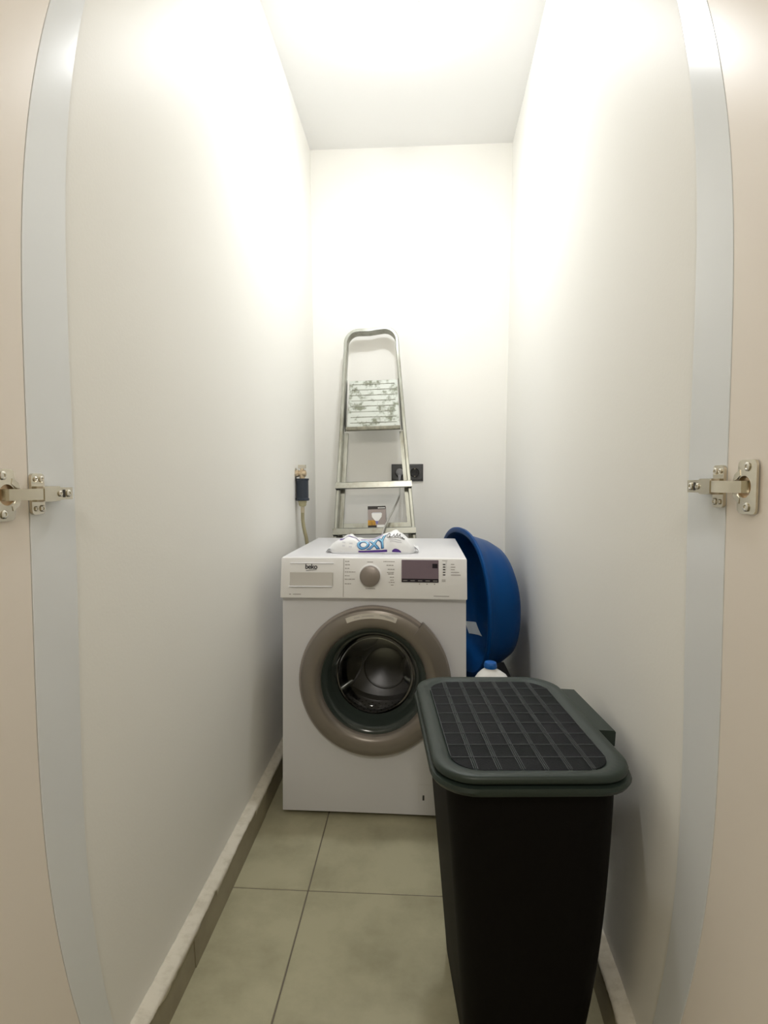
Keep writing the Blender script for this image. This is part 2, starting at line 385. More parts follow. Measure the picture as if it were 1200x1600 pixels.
# skirting: tiled strips with spilled wall paint on top
HB, BT = 0.090, 0.029
def skirting(name, s, xw, joints, label):
    root = bpy.data.objects.new(name, None); COL.objects.link(root); struct(root, label); root.empty_display_size = 0.05
    for k in range(len(joints) - 1):
        a, b = joints[k] + 0.0012, joints[k + 1] - 0.0012
        off = 0.0015 * (k % 2)
        pl = [(xw(a), a), (xw(b), b), (xw(b) - s * (BT + off), b), (xw(a) - s * (BT + off), a)]
        t = prism('skirting_tile', pl, lambda x, y, h: (x, y, h), 0.0, HB - 0.002 * (k % 2), SKIRT, root)
    # paint spilled over the top, with a ragged lower edge
    N = int((joints[-1] - joints[0]) / 0.008); rows = []
    rnd = random.Random(3 if s < 0 else 5); drop = 0.012
    for i in range(N + 1):
        y = joints[0] + (joints[-1] - joints[0]) * i / N; e = s * -1
        drop += rnd.uniform(-0.0032, 0.0032); drop = min(max(drop, 0.002), 0.015)
        if rnd.random() < 0.03: drop = 0.024
        j = rnd.uniform(-0.0012, 0.0012)
        rows.append([(xw(y) + e * 0.0, y, HB + 0.006 + j), (xw(y) + e * 0.010, y, HB + 0.0035 + j), (xw(y) + e * (BT - 0.002), y, HB + 0.0022 + j * 0.5),
                     (xw(y) + e * (BT + 0.0028), y, HB - 0.002), (xw(y) + e * (BT + 0.0026), y, HB - drop), (xw(y) + e * (BT - 0.004), y, HB - drop - 0.001)])
    vs = [p for r in rows for p in r]; fs = []
    for i in range(N):
        for q in range(5): fs.append((i * 6 + q, i * 6 + q + 1, (i + 1) * 6 + q + 1, (i + 1) * 6 + q))
    mesh('spilled_paint', vs, fs, SKPAINT, root, smooth=True)
    return root
skirting('baseboard_left', -1, lambda y: XL, [YLI + 0.002, 1.165, 1.765, 2.365, YB], 'tile skirting smeared with white paint along the tap wall')
skirting('baseboard_right', 1, XR, [YRI + 0.002, 1.40, 2.0, 2.6, YB], 'tile skirting behind the black hamper')

# ------------------------------------------------------------------ ceiling lamp
lamp = thing('ceiling_lamp', 'glowing white cylinder lamp on the niche ceiling', 'lamp', (-0.070, 1.960, ZC))
lathe('lamp_base', [(0.0, 0), (0.076, 0), (0.076, -0.010), (0.072, -0.014), (0.0, -0.014)], TRIMW, lamp, seg=48)
lathe('opal_housing', [(0.070, -0.014), (0.0705, -0.075), (0.068, -0.086), (0.062, -0.0915)], LAMPS, lamp, seg=48)
lathe('diffuser', [(0.062, -0.0915), (0.040, -0.096), (0.0, -0.098)], LAMP, lamp, seg=48)

# ------------------------------------------------------------------ washing machine
MW, MH, MD = 0.600, 0.847, 0.612
wm = thing('washing_machine', 'white front-loading washing machine with a grey porthole door', 'washing machine', (-0.4421, 1.7742, 0), -0.0117)
DC = (0.300, 0.447)
# cabinet with a round opening in its front
def cabinet():
    vs, fs = [], []
    z0, z1 = 0.014, 0.7135; R = 0.192; N = 64
    outer, inner = [], []
    for k in range(N):
        t = 2 * PI * k / N; dx, dz = math.cos(t), math.sin(t)
        u = min(((MW - DC[0]) / dx if dx > 1e-9 else (-DC[0] / dx if dx < -1e-9 else 9)), ((z1 - DC[1]) / dz if dz > 1e-9 else ((z0 - DC[1]) / dz if dz < -1e-9 else 9)))
        outer.append((DC[0] + dx * u, 0.0, DC[1] + dz * u)); inner.append((DC[0] + dx * R, 0.0, DC[1] + dz * R))
    # corners exact
    for (cx, cz) in ((0, z0), (MW, z0), (0, z1), (MW, z1)):
        i = min(range(N), key=lambda k: (outer[k][0] - cx) ** 2 + (outer[k][2] - cz) ** 2); outer[i] = (cx, 0.0, cz)
    vs = outer + inner + [(x, 0.03, z) for x, y, z in inner]
    for k in range(N):
        j = (k + 1) % N
        fs += [(k, j, N + j, N + k), (N + k, N + j, 2 * N + j, 2 * N + k)]
    b = len(vs)
    vs += [(0, 0, z0), (MW, 0, z0), (MW, 0, z1), (0, 0, z1), (0, MD, z0), (MW, MD, z0), (MW, MD, 0.83), (0, MD, 0.83), (0, 0.0, 0.83), (MW, 0.0, 0.83)]
    fs += [(b, b + 3, b + 8, b + 7, b + 4), (b + 1, b + 5, b + 6, b + 9, b + 2), (b + 4, b + 7, b + 6, b + 5), (b, b + 4, b + 5, b + 1)]
    return mesh('cabinet', vs, fs, WHITE, wm, fix=False)
cabinet()
box('top_plate', (-0.001, 0.006, 0.829), (MW + 0.001, MD, MH), WHITE, wm, bev=0.003)
box('control_panel', (-0.002, -0.009, 0.7165), (MW + 0.002, 0.03, MH - 0.001), WHITE2, wm, bev=0.004)
for (x, y) in ((0.05, 0.06), (0.55, 0.06), (0.05, 0.55), (0.55, 0.55)):
    lathe('foot', [(0.0, 0.0), (0.022, 0.0), (0.02, 0.009), (0.009, 0.01), (0.009, 0.02), (0, 0.02)], RUBBER, wm, (x, y, 0), seg=16)
# detergent drawer: front plate with a recessed grip
dr = part_empty('detergent_drawer', wm)
vf = -0.0098
def plate_hole(name, o, i, v0, v1, m, parent):
    (a0, b0, a1, b1), (c0, d0, c1, d1) = o, i
    vs = [(a0, v0, b0), (a1, v0, b0), (a1, v0, b1), (a0, v0, b1), (c0, v0, d0), (c1, v0, d0), (c1, v0, d1), (c0, v0, d1),
          (c0 + 0.003, v1, d0 + 0.003), (c1 - 0.003, v1, d0 + 0.003), (c1 - 0.003, v1, d1 - 0.006), (c0 + 0.003, v1, d1 - 0.006)]
    fs = [(0, 1, 5, 4), (1, 2, 6, 5), (2, 3, 7, 6), (3, 0, 4, 7), (4, 5, 9, 8), (5, 6, 10, 9), (6, 7, 11, 10), (7, 4, 8, 11), (8, 9, 10, 11)]
    return mesh(name, vs, fs, m, parent)
# the grip is a shallow scoop: a slanted pocket, with raised white strips standing in for highlight lines
mesh('grip_pocket', [(0.028, vf - 0.0002, 0.757), (0.170, vf - 0.0002, 0.757), (0.170, vf - 0.0002, 0.7985), (0.028, vf - 0.0002, 0.7985),
                     (0.030, vf - 0.0045, 0.7555), (0.168, vf - 0.0045, 0.7555), (0.168, vf - 0.0006, 0.7975), (0.030, vf - 0.0006, 0.7975)],
     [(4, 5, 6, 7), (0, 1, 5, 4), (1, 2, 6, 5), (2, 3, 7, 6), (3, 0, 4, 7)], mat('grip_grey', (0.52, 0.50, 0.47), rough=0.35), dr)
box('grip_highlight', (0.027, vf - 0.007, 0.7525), (0.168, vf + 0.002, 0.7560), WHITE, dr, bev=0.001, seg=1)
box('trim_highlight', (0.028, vf - 0.003, 0.8265), (0.171, vf + 0.002, 0.8295), WHITE, dr, bev=0.001, seg=1)
boxes('drawer_seam', [((0.2035, vf, 0.7215), (0.2048, vf + 0.001, 0.843))], SEAM, dr)
fnp = lambda u0, w0, v=vf - 0.0004: (lambda x, y, z: (u0 + x, v - z, w0 + y))
lg = text_mesh('logo', 'beko', 0.0215, LOGO, dr, fnp(0.098, 0.8165), offset=0.0005, spacing=0.92); lg['label'] = 'black brand lettering on the drawer'
sw = [(0.081, 0.8045), (0.090, 0.8060), (0.104, 0.8070), (0.116, 0.8085), (0.116, 0.8073), (0.104, 0.8056), (0.090, 0.8046), (0.081, 0.8033)]
prism('logo_swoosh', sw, lambda x, y, h: (x, vf - h, y), 0.0, 0.0004, LOGO, dr)
boxes('drawer_print', [((0.028, vf - 0.0003, 0.7275), (0.033, vf + 0.001, 0.7300)), ((0.040, vf - 0.0003, 0.7278), (0.066, vf + 0.001, 0.7297))], PRINT, dr)
# programme knob
kn = part_empty('programme_knob', wm)
lathe('knob_body', [(0.0335, 0.0), (0.0335, 0.012), (0.0318, 0.017), (0.028, 0.0185), (0.0, 0.0185)], KNOB, kn, (0.291, -0.008, 0.789), (0, -1, 0), 40)
lathe('knob_collar', [(0.0335, 0.0), (0.0375, 0.0), (0.0375, 0.004), (0.0335, 0.006)], WHITE2, kn, (0.291, -0.008, 0.789), (0, -1, 0), 40)
# printed programme names: short grey lines either side of the knob
pb = []
rr = random.Random(11)
for k, wv in enumerate((0.8345, 0.8235, 0.812, 0.8005, 0.7885, 0.7775, 0.763)):
    L = (0.016, 0.018, 0.016, 0.034, 0.015, 0.033, 0.022)[k]
    x = 0.2085
    while x < 0.2085 + L - 0.002:
        d = rr.uniform(0.003, 0.009); pb.append(((x, vf, wv - 0.0012), (min(x + d, 0.2085 + L), vf + 0.001, wv + 0.0012))); x += d + 0.0014
for k, wv in enumerate((0.835, 0.823, 0.810, 0.800, 0.795, 0.785, 0.776, 0.769, 0.7605)):
    L = (0.036, 0.026, 0.022, 0.024, 0.021, 0.015, 0.013, 0.018, 0.011)[k]
    x = 0.370 - L
    while x < 0.368:
        d = rr.uniform(0.003, 0.009); pb.append(((x, vf, wv - 0.0012), (min(x + d, 0.370), vf + 0.001, wv + 0.0012))); x += d + 0.0014
pb += [((0.281, vf, 0.832), (0.300, vf + 0.001, 0.834)), ((0.276, vf, 0.747), (0.308, vf + 0.001, 0.749)), ((0.496, vf, 0.7265), (0.545, vf + 0.001, 0.7285))]
boxes('programme_print', pb, PRINT, wm)
# display
dp = part_empty('display', wm)
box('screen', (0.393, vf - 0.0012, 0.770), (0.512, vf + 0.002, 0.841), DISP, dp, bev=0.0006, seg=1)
boxes('screen_bar', [((0.3935, vf - 0.0018, 0.7705), (0.5115, vf - 0.0011, 0.7815)), ((0.492, vf - 0.0018, 0.8155), (0.5085, vf - 0.0011, 0.8295))], DISPK, dp)
boxes('screen_print', [((0.398 + 0.024 * k, vf - 0.0022, 0.7745), (0.398 + 0.024 * k + 0.014, vf - 0.0017, 0.7762)) for k in range(5)] +
      [((0.449 + 0.024 * k, vf - 0.0004, 0.7635), (0.4525 + 0.024 * k, vf + 0.001, 0.7665)) for k in range(3)], PRINT, dp)
for k in range(5):
    wv = 0.8275 - 0.0082 * k
    box('indicator', (0.5255, vf - 0.0008, wv - 0.0017), (0.5335, vf + 0.001, wv + 0.0017), LOGO, wm, bev=0.0004, seg=1)
boxes('indicator_strip', [((0.5355, vf - 0.0022, 0.812), (0.5372, vf + 0.001, 0.841))], WHITE, wm)
boxes('option_print', [((0.551, vf, wv - 0.0011), (0.551 + L, vf + 0.001, wv + 0.0011)) for wv, L in ((0.828, 0.011), (0.8195, 0.014), (0.8115, 0.012), (0.803, 0.026), (0.7945, 0.031))] +
      [((0.522, vf, 0.7775), (0.534, vf + 0.001, 0.7795)), ((0.522, vf, 0.773), (0.534, vf + 0.001, 0.7748)), ((0.523, vf, 0.839), (0.540, vf + 0.001, 0.8405))], PRINT, wm)
# the control panel leans: its lower edge stands further out than its upper edge
for o in [c for c in wm.children_recursive if c.type == 'MESH']:
    if o.name.split('.')[0] in ('cabinet', 'top_plate', 'foot'): continue
    for v in o.data.vertices:
        v.co.y -= 0.018 * min(max((MH - v.co.z) / 0.13, 0.0), 1.0) if v.co.y < 0.02 else 0.0
# filter flap mark at the lower edge
fb = part_empty('filter_flap', wm)
boxes('flap_seam', [((0.446, -0.0006, 0.052), (0.4468, 0.001, 0.112)), ((0.446, -0.0006, 0.1115), (0.506, 0.001, 0.1123))], mat('faint_seam', (0.62, 0.60, 0.59), rough=0.5), fb)
box('flap_slot', (0.4585, -0.0012, 0.061), (0.4645, 0.001, 0.078), LOGO, fb, bev=0.001, seg=1)
# porthole door: ring, band, handle, glass bowl
door = part_empty('porthole_door', wm, (DC[0], 0, DC[1]))
ring = lathe('door_ring', [(0.236, 0.006), (0.2365, 0.022), (0.232, 0.031), (0.222, 0.036), (0.205, 0.0385), (0.190, 0.0365), (0.178, 0.030), (0.1715, 0.018), (0.170, 0.002)], RING, door, (0, 0, 0), (0, -1, 0), 96)
lathe('ring_band', [(0.243, 0.0), (0.2445, 0.010), (0.242, 0.016), (0.236, 0.017), (0.2355, 0.004)], RING2, door, (0, 0, 0), (0, -1, 0), 96)
# handle: a raised sector widening the ring (angles measured from the viewer's right, upwards)
def sector(name, prof, a0, a1, m, parent, n=24):
    rings = []
    for k in range(n + 1):
        t = a0 + (a1 - a0) * k / n
        rings.append([(r * math.cos(t), -h, r * math.sin(t)) for r, h in prof])
    return loft(name, rings, m, parent, ang=35)
sector('door_handle', [(0.205, 0.036), (0.205, 0.0415), (0.232, 0.0405), (0.246, 0.036), (0.2515, 0.028), (0.2505, 0.004), (0.238, 0.004)], math.radians(2), math.radians(50), RING, door)
sector('door_sticker', [(0.2085, 0.0375), (0.2085, 0.0390), (0.2245, 0.0362), (0.2245, 0.0350)], math.radians(69), math.radians(113), STICK, door)
sk = []
for a0, a1, r in ((71, 79, 0.2165), (72, 84, 0.2205), (89, 99, 0.2165), (101, 106, 0.2165)):
    sk.append((a0, a1, r))
for a0, a1, r in sk: sector('sticker_print', [(r - 0.001, 0.0370), (r - 0.001, 0.0382), (r + 0.001, 0.0378), (r + 0.001, 0.0370)], math.radians(a0), math.radians(a1), PRINT, door, 6)
lathe('glass_collar', [(0.1712, 0.016), (0.164, 0.014), (0.152, 0.002), (0.141, -0.025), (0.1335, -0.050)], COLLAR, door, (0, 0, 0), (0, -1, 0), 72)
lathe('glass_bowl', [(0.1335, -0.050), (0.128, -0.064), (0.115, -0.074), (0.09, -0.080), (0.0, -0.083)], GLASS, door, (0, 0, 0), (0, -1, 0), 72)
# gasket and drum
lathe('gasket', [(0.192, -0.002), (0.176, -0.006), (0.170, -0.014), (0.165, -0.04), (0.168, -0.048), (0.163, -0.06), (0.163, -0.074), (0.175, -0.084), (0.20, -0.09)], GASKET, wm, (DC[0], 0, DC[1]), (0, -1, 0), 64)
drum = part_empty('drum', wm, (DC[0], 0, DC[1]))
lathe('drum_shell', [(0.182, -0.092), (0.205, -0.094), (0.235, -0.10), (0.238, -0.12), (0.238, -0.42), (0.225, -0.435), (0.19, -0.428), (0.12, -0.428), (0.10, -0.418), (0.0, -0.415)], STEEL, drum, (0, 0, 0), (0, -1, 0), 72)
hb = bmesh.new()
for ia in range(56):
    for iy in range(14):
        t = 2 * PI * (ia + 0.5 * (iy % 2)) / 56; v = 0.13 + iy * 0.02
        c = Vector((0.2372 * math.cos(t), v, 0.2372 * math.sin(t))); rad = Vector((math.cos(t), 0, math.sin(t))); tan = Vector((-math.sin(t), 0, math.cos(t)))
        vv = [hb.verts.new(c + tan * 0.0036 * math.cos(q * PI / 3) + Vector((0, 1, 0)) * 0.0036 * math.sin(q * PI / 3)) for q in range(6)]
        hb.faces.new(vv)
ho = from_bm('drum_holes', hb, HOLE, drum); ho['kind'] = 'stuff'
for k in range(3):
    t = math.radians(95 + 120 * k)
    ca, sa = math.cos(t), math.sin(t)
    prof = []
    for i in range(9):
        e = i / 8 * 2 - 1
        prof.append((e * 0.050, 0.238 - 0.150 * (1 - abs(e) ** 2.0)))
    rings = []
    for v, sc_ in ((0.125, 0.55), (0.15, 0.9), (0.27, 1.0), (0.39, 0.92), (0.425, 0.7)):
        rings.append([((0.238 - (0.238 - r) * sc_) * ca - e * sc_ * sa, v, (0.238 - (0.238 - r) * sc_) * sa + e * sc_ * ca) for e, r in prof])
    loft('drum_paddle', rings, STEEL, drum, ang=50)
    t2 = t + PI / 3
    lathe('drum_dimple', [(0.088, 0.0), (0.082, 0.010), (0.068, 0.014), (0.0, 0.006)], STEEL, drum, (0.105 * math.cos(t2), 0.424, 0.105 * math.sin(t2)), (0, -1, 0), 32)

# ------------------------------------------------------------------ bag of powder on the washing machine
bag = thing('detergent_bag', 'crumpled white plastic pouch with blue OXY lettering on the washing machine', 'bag', (-0.155, 1.905, MH))
BL = 0.148
def bag_prof(u):
    """u in -1..1 : (height, depth)"""
    lump = lambda c, s_, a: a * math.exp(-((u - c) / s_) ** 2)
    h = 0.0205 + lump(-0.58, 0.30, 0.0105) + lump(0.50, 0.34, 0.0175) + lump(0.85, 0.2, 0.004)
    e = max(0.0, 1 - abs(u) ** 5) ** 0.6
    return h * (0.22 + 0.78 * e), (0.050 + 0.012 * abs(u)) * (0.45 + 0.55 * e)
def bagP(u, a, lift=0.0):
    """a: angle 0 = viewer side at the table, PI/2 = top"""
    h, d = bag_prof(u)
    cz, sz = math.cos(a), math.sin(a)
    y = -d * math.copysign(abs(cz) ** 0.75, cz); z = h * 2 * (max(sz, 0) ** 0.8) if a <= PI else 0.0
    crump = (0.0022 * math.sin(u * 17 + a * 3.0) + 0.0014 * math.sin(u * 31 - a * 5)) * math.sin(a) * min(1.0, abs(u) * 2.2)
    z = max(z + crump * 1.1, 0.0005 if z < 0.001 else 0.0008); y += crump * 0.8
    x = u * BL + 0.004 * math.sin(a * 3 + u * 5)
    n = Vector((0, -cz, sz)).normalized()
    return Vector((x, y, z)) + n * lift
U, A = 72, 28
vs, fs = [], []
for i in range(U + 1):
    u = -1 + 2 * i / U
    for j in range(A + 1): vs.append(bagP(u, PI * j / A))
n = A + 1
for i in range(U):
    for j in range(A): fs.append((i * n + j, i * n + j + 1, (i + 1) * n + j + 1, (i + 1) * n + j))
    fs.append((i * n + A, i * n, (i + 1) * n, (i + 1) * n + A))
fs.append(tuple(range(n))); fs.append(tuple(U * n + j for j in range(n)))
mesh('pouch', vs, fs, BAG, bag, smooth=True)
# crimped seal at both ends
for sg in (-1, 1):
    rows = []
    for i in range(5):
        rows.append([Vector((sg * (BL * 0.965 + 0.0045 * i), -0.035 + 0.07 * j / 10 + 0.004 * sg, 0.012 + 0.010 * (1 if sg > 0 else 0.4) + 0.0035 * math.sin(j * 1.7 + i) - 0.0022 * i)) for j in range(11)])
    vs = [p for r in rows for p in r]; vs += [p - Vector((0, 0, 0.0012)) for p in vs]; fs = []
    for i in range(4):
        for j in range(10):
            q = (i * 11 + j, i * 11 + j + 1, (i + 1) * 11 + j + 1, (i + 1) * 11 + j); fs.append(q); fs.append(tuple(k + 55 for k in reversed(q)))
    mesh('end_seal', vs, fs, BAG, bag, smooth=True, fix=False)
OXYG = grad_mat('oxy_blue', (0.01, 0.20, 0.50), (0.30, 0.62, 0.85), 2, 0.012, 0.045)
def on_bag(u0, a0, lift):
    return lambda x, y, z: bagP(u0 + x / BL, a0 + y / 0.045, lift + z)
o1 = text_mesh('lettering_outline', 'OXY', 0.047, OXYB, bag, on_bag(-0.01, 0.60, 0.0012), offset=0.0028, subdiv=2, spacing=0.98, shear=0.08)
o2 = text_mesh('lettering', 'OXY', 0.047, OXYG, bag, on_bag(-0.01, 0.60, 0.0024), offset=0.0005, subdiv=2, spacing=1.04, shear=0.08); o2['label'] = 'blue OXY lettering'
def bag_patch(name, pts_fn, nu, na, m, lift):
    vs, fs = [], []
    for i in range(nu + 1):
        for j in range(na + 1):
            u, a = pts_fn(i / nu, j / na); vs.append(bagP(u, a, lift))
    for i in range(nu):
        for j in range(na): fs.append((i * (na + 1) + j, i * (na + 1) + j + 1, (i + 1) * (na + 1) + j + 1, (i + 1) * (na + 1) + j))
    return mesh(name, vs, fs, m, bag, smooth=True)
bag_patch('printed_band', lambda s, t: (-0.28 + 0.62 * s, 0.06 + 0.13 * t * (1 - 0.6 * abs(s - 0.5))), 20, 3, PURPLE, 0.0009)
bag_patch('printed_band', lambda s, t: (-0.28 + 0.56 * s, 1.14 + 0.16 * t + 0.10 * math.sin(s * PI)), 20, 3, LILAC, 0.0009)
bag_patch('printed_patch', lambda s, t: (0.46 + 0.24 * s, 0.05 + 0.14 * t * math.sin(0.3 + 2.6 * s)), 10, 3, PURPLE, 0.0009)
bag_patch('printed_patch', lambda s, t: (-0.74 + 0.10 * s, 1.00 + 0.22 * t), 5, 4, PURPLE, 0.0009)
bag_patch('printed_line', lambda s, t: (-0.63 + 0.34 * s, 1.13 + 0.06 * t - 0.25 * s * s), 16, 2, PURPLE, 0.0009)
for (u0, u1, a) in ((0.42, 0.70, 0.62), (0.44, 0.72, 0.50)):
    bag_patch('printed_line', lambda s, t: (u0 + (u1 - u0) * s, a + 0.035 * t + 0.04 * s), 10, 1, BAGP, 0.0009)
for (u0, a0) in ((-0.66, 0.62), (-0.5, 0.5), (-0.66, 0.36), (-0.5, 0.3), (-0.36, 0.55), (-0.36, 0.4)):
    bag_patch('printed_mark', lambda s, t: (u0 + 0.07 * s, a0 + 0.08 * t), 4, 3, mat('bag_print_pale', (0.66, 0.67, 0.72), rough=0.4), 0.0009)
# handwriting-like black script
scr = [(0.38, 0.86), (0.40, 1.06), (0.44, 1.10), (0.45, 0.92), (0.42, 0.84), (0.50, 0.90), (0.53, 1.08), (0.545, 0.90), (0.575, 0.88), (0.60, 1.10), (0.605, 0.92), (0.635, 0.90), (0.655, 1.12), (0.66, 0.94), (0.69, 0.92), (0.72, 1.02), (0.705, 0.90), (0.76, 0.93)]
tube('printed_script', [bagP(u, a, 0.0012) for u, a in scr], 0.00085, LOGO, bag, 5, 4)
tube('printed_script', [bagP(u, a, 0.0012) for u, a in ((0.38, 0.80), (0.48, 0.77), (0.6, 0.80), (0.76, 0.86))], 0.0007, LOGO, bag, 5, 4)

# ------------------------------------------------------------------ step ladder leaning on the back wall
lad = thing('step_ladder', 'paint-spattered folded aluminium step ladder leaning behind the washing machine', 'ladder')
lad.matrix_world = Matrix.Translation((-0.1775, 2.438, 0.004)) @ Matrix.Rotation(math.radians(-1.55), 4, 'Y') @ Matrix.Rotation(math.radians(-10.0), 4, 'X')
hw = lambda z: 0.252 - 0.0665 * z            # half width (outer) at height z along the stile
LT = 1.868
# front stiles with the bent top hoop, one bar
path = []
zt = 1.775
Rr = 0.072
path.append((-hw(0.02), 0.02)); 
for z in (0.3, 0.6, 0.9, 1.2, 1.5, zt - 0.02): path.append((-hw(z), z))
xa = hw(zt)
for k in range(0, 9):
    t = PI - (PI / 2) * k / 8; path.append((-(xa - Rr) + Rr * math.cos(t), LT - Rr - 0.008 + Rr * math.sin(t)))
path.append((-0.01, LT - 0.0095)); path.append((0.03, LT - 0.004))
for k in range(0, 9):
    t = PI / 2 - (PI / 2) * k / 8; path.append(((xa - Rr) + Rr * math.cos(t), LT - Rr - 0.001 + Rr * math.sin(t)))
for z in (zt - 0.02, 1.5, 1.2, 0.9, 0.6, 0.3, 0.02): path.append((hw(z), z))
def bar(path, t0, d0, d1, m, name, parent):
    """flat bar: thickness t0 inwards, from depth d0 to d1, with a hollow lip"""
    rings = []
    n = len(path)
    for i, (x, z) in enumerate(path):
        a, b = path[max(i - 1, 0)], path[min(i + 1, n - 1)]
        tx, tz = b[0] - a[0], b[1] - a[1]; L = math.hypot(tx, tz); nx, nz = tz / L, -tx / L     # inward normal
        c = 0.003
        sec = [(0, d0 + c), (c, d0), (t0 - c, d0), (t0, d0 + c), (t0, d1 - c), (t0 - c, d1), (c, d1), (0, d1 - c)]
        rings.append([(x + nx * q, y, z + nz * q) for q, y in sec])
    return loft(name, rings, m, parent, ang=30)
bar(path, 0.017, -0.026, 0.026, ALU, 'front_frame', lad)
for sg in (-1, 1):
    # rear support legs folded flat behind the stiles
    rp = [(sg * (hw(z) - 0.0255), z) for z in (0.03, 0.5, 1.0, 1.36)]
    rings = []
    for x, z in rp: rings.append([(x - 0.010, 0.030, z), (x + 0.010, 0.030, z), (x + 0.010, 0.055, z), (x - 0.010, 0.055, z)])
    loft('rear_leg', rings, ALU, lad)
    box('rubber_foot', (sg * (hw(0.0) - 0.009) - 0.016, -0.030, -0.002), (sg * (hw(0.0) - 0.009) + 0.016, 0.030, 0.045), RUBBER, lad, bev=0.003)
    box('rear_foot', (sg * (hw(0.03) - 0.030) - 0.014, 0.026, 0.0), (sg * (hw(0.03) - 0.030) + 0.014, 0.058, 0.05), RUBBER, lad, bev=0.003)
    # side plate that carries the folded platform
    bx = sg * (hw(1.48) - 0.020)
    prism('platform_bracket', [(0.004, 1.40), (0.026, 1.365), (0.034, 1.40), (0.030, 1.60), (0.016, 1.62), (0.002, 1.56)], lambda y, z, x: (bx + x - sg * 0.012 * ((z - 1.365) / 0.25 - 0.5), y, z), -0.002, 0.002, mat('bracket_dark', (0.10, 0.10, 0.085), rough=0.5, metal=0.5), lad)
for z in (0.35, 0.9):
    box('rear_brace', (-(hw(z) - 0.035), 0.050, z - 0.012), (hw(z) - 0.035, 0.056, z + 0.012), ALU, lad)
for k in range(5):
    z = 0.2180 + 0.2215 * k
    st = part_empty('step', lad)
    w_ = hw(z) + 0.004
    # tread: C-shaped extrusion along x (flat top, rolled front lip)
    sec = [(0.045, z), (0.045, z - 0.003), (-0.030, z - 0.003), (-0.0325, z - 0.006), (-0.0325, z - 0.028), (-0.030, z - 0.030), (-0.022, z - 0.030), (-0.022, z - 0.033), (-0.034, z - 0.033), (-0.037, z - 0.030), (-0.037, z - 0.004), (-0.033, z)]
    loft('tread', [[(x, y, zz) for y, zz in sec] for x in (-w_, -w_ * 0.33, w_ * 0.33, w_)], ALUT, st, ang=30)
    boxes('tread_ribs', [((-w_ + 0.02, -0.022 + 0.012 * q, z - 0.0005), (w_ - 0.02, -0.018 + 0.012 * q, z + 0.0012)) for q in range(5)], ALUT, st)
    for sg in (-1, 1):
        box('tread_plug', (sg * (w_ - 0.012) - 0.010, -0.0335, z - 0.037), (sg * (w_ - 0.012) + 0.010, -0.012, z - 0.0315), RUBBER, st, bev=0.001, seg=1)
# folded platform plate with pressed ribs
pf = part_empty('platform', lad)
pz0, pz1 = 1.372, 1.612
tl = lambda z: 0.127 - 0.010 * (z - pz0) / (pz1 - pz0)
py = lambda z: -0.028 + 0.036 * (z - pz0) / (pz1 - pz0)
vs = []
for z in (pz0, pz1):
    for (s_, d) in ((-1, 0.0), (1, 0.0), (1, 0.006), (-1, 0.006)): vs.append((s_ * tl(z) + 0.004, py(z) + d, z))
mesh('plate', vs, [(0, 1, 5, 4), (1, 2, 6, 5), (2, 3, 7, 6), (3, 0, 4, 7), (0, 1, 2, 3), (4, 5, 6, 7)], ALUP, pf)
box('plate_lip', (-0.130, -0.031, pz0 - 0.016), (0.134, -0.012, pz0 + 0.002), mat('lip_dirty', (0.26, 0.25, 0.19), rough=0.5, metal=0.4, var=0.4, vscale=30), pf, bev=0.002)
RIBD = mat('rib_dirt', (0.40, 0.41, 0.36), rough=0.6, color2=(0.17, 0.17, 0.13), vscale=26, lo=0.45, hi=0.62)
for k in range(8):
    z = pz0 + 0.022 + 0.0285 * k
    w2 = tl(z) - 0.014
    box('plate_rib', (-w2 + 0.004, py(z) - 0.0020, z - 0.0022), (w2 + 0.004, py(z) + 0.001, z + 0.0012), RIBD, pf, bev=0.0006, seg=1)

# ------------------------------------------------------------------ bulb box on the lower visible step
bpy.context.view_layer.update()
ztread = 0.2180 + 0.2215 * 3
p_tr = lad.matrix_world @ Vector((-0.012, 0.018, ztread + 0.0022))
bb = thing('bulb_box', 'small printed light bulb box standing on the ladder step', 'box', (-0.190, p_tr.y, p_tr.z))
bb.rotation_euler = (math.radians(-10.0), math.radians(-1.55), 0.0)
bw, bh, bd = 0.043, 0.104, 0.022
box('carton', (-bw, -bd, 0), (bw, bd, bh), BXG, bb, bev=0.0008, seg=1)
fy = -bd - 0.0004
for q in [((-bw, fy, bh - 0.0155), (bw, -bd + 0.001, bh)), ((-bw, fy, 0), (-0.002, -bd + 0.001, 0.011))]: boxes('print_band', [q], BXK, bb)
boxes('print_yellow', [((-bw, fy, 0.011), (-0.006, -bd + 0.001, 0.036))], BXY, bb)
for q in [((0.006, fy - 0.0003, bh - 0.0115), (0.040, -bd, bh - 0.007)), ((0.001, fy, 0.001), (bw, -bd + 0.001, 0.0135))]: boxes('print_white', [q], BXW, bb)
boxes('print_letters', [((0.012 + 0.006 * k, fy - 0.0006, bh - 0.0113), (0.0135 + 0.006 * k, fy, bh - 0.0072)) for k in range(4)], BXK, bb)
prism('print_bulb', [(-0.025, 0.069), (0.025, 0.069), (0.023, 0.052), (0.014, 0.040), (0.007, 0.032), (-0.007, 0.032), (-0.014, 0.040), (-0.023, 0.052)], lambda x, y, h: (x, -bd - h, y), 0, 0.0006, BXW, bb)
prism('print_bulb_rim', [(-0.023, 0.069), (0.023, 0.069), (0.021, 0.073), (-0.021, 0.073)], lambda x, y, h: (x, -bd - h, y), 0, 0.0006, mat('bulb_rim_pale', (0.6, 0.62, 0.66), rough=0.4), bb)
prism('print_bulb_pin', [(-0.008, 0.033), (0.008, 0.033), (0.005, 0.021), (0.001, 0.016), (-0.004, 0.021)], lambda x, y, h: (x, -bd - h, y), 0, 0.0005, BXB, bb)

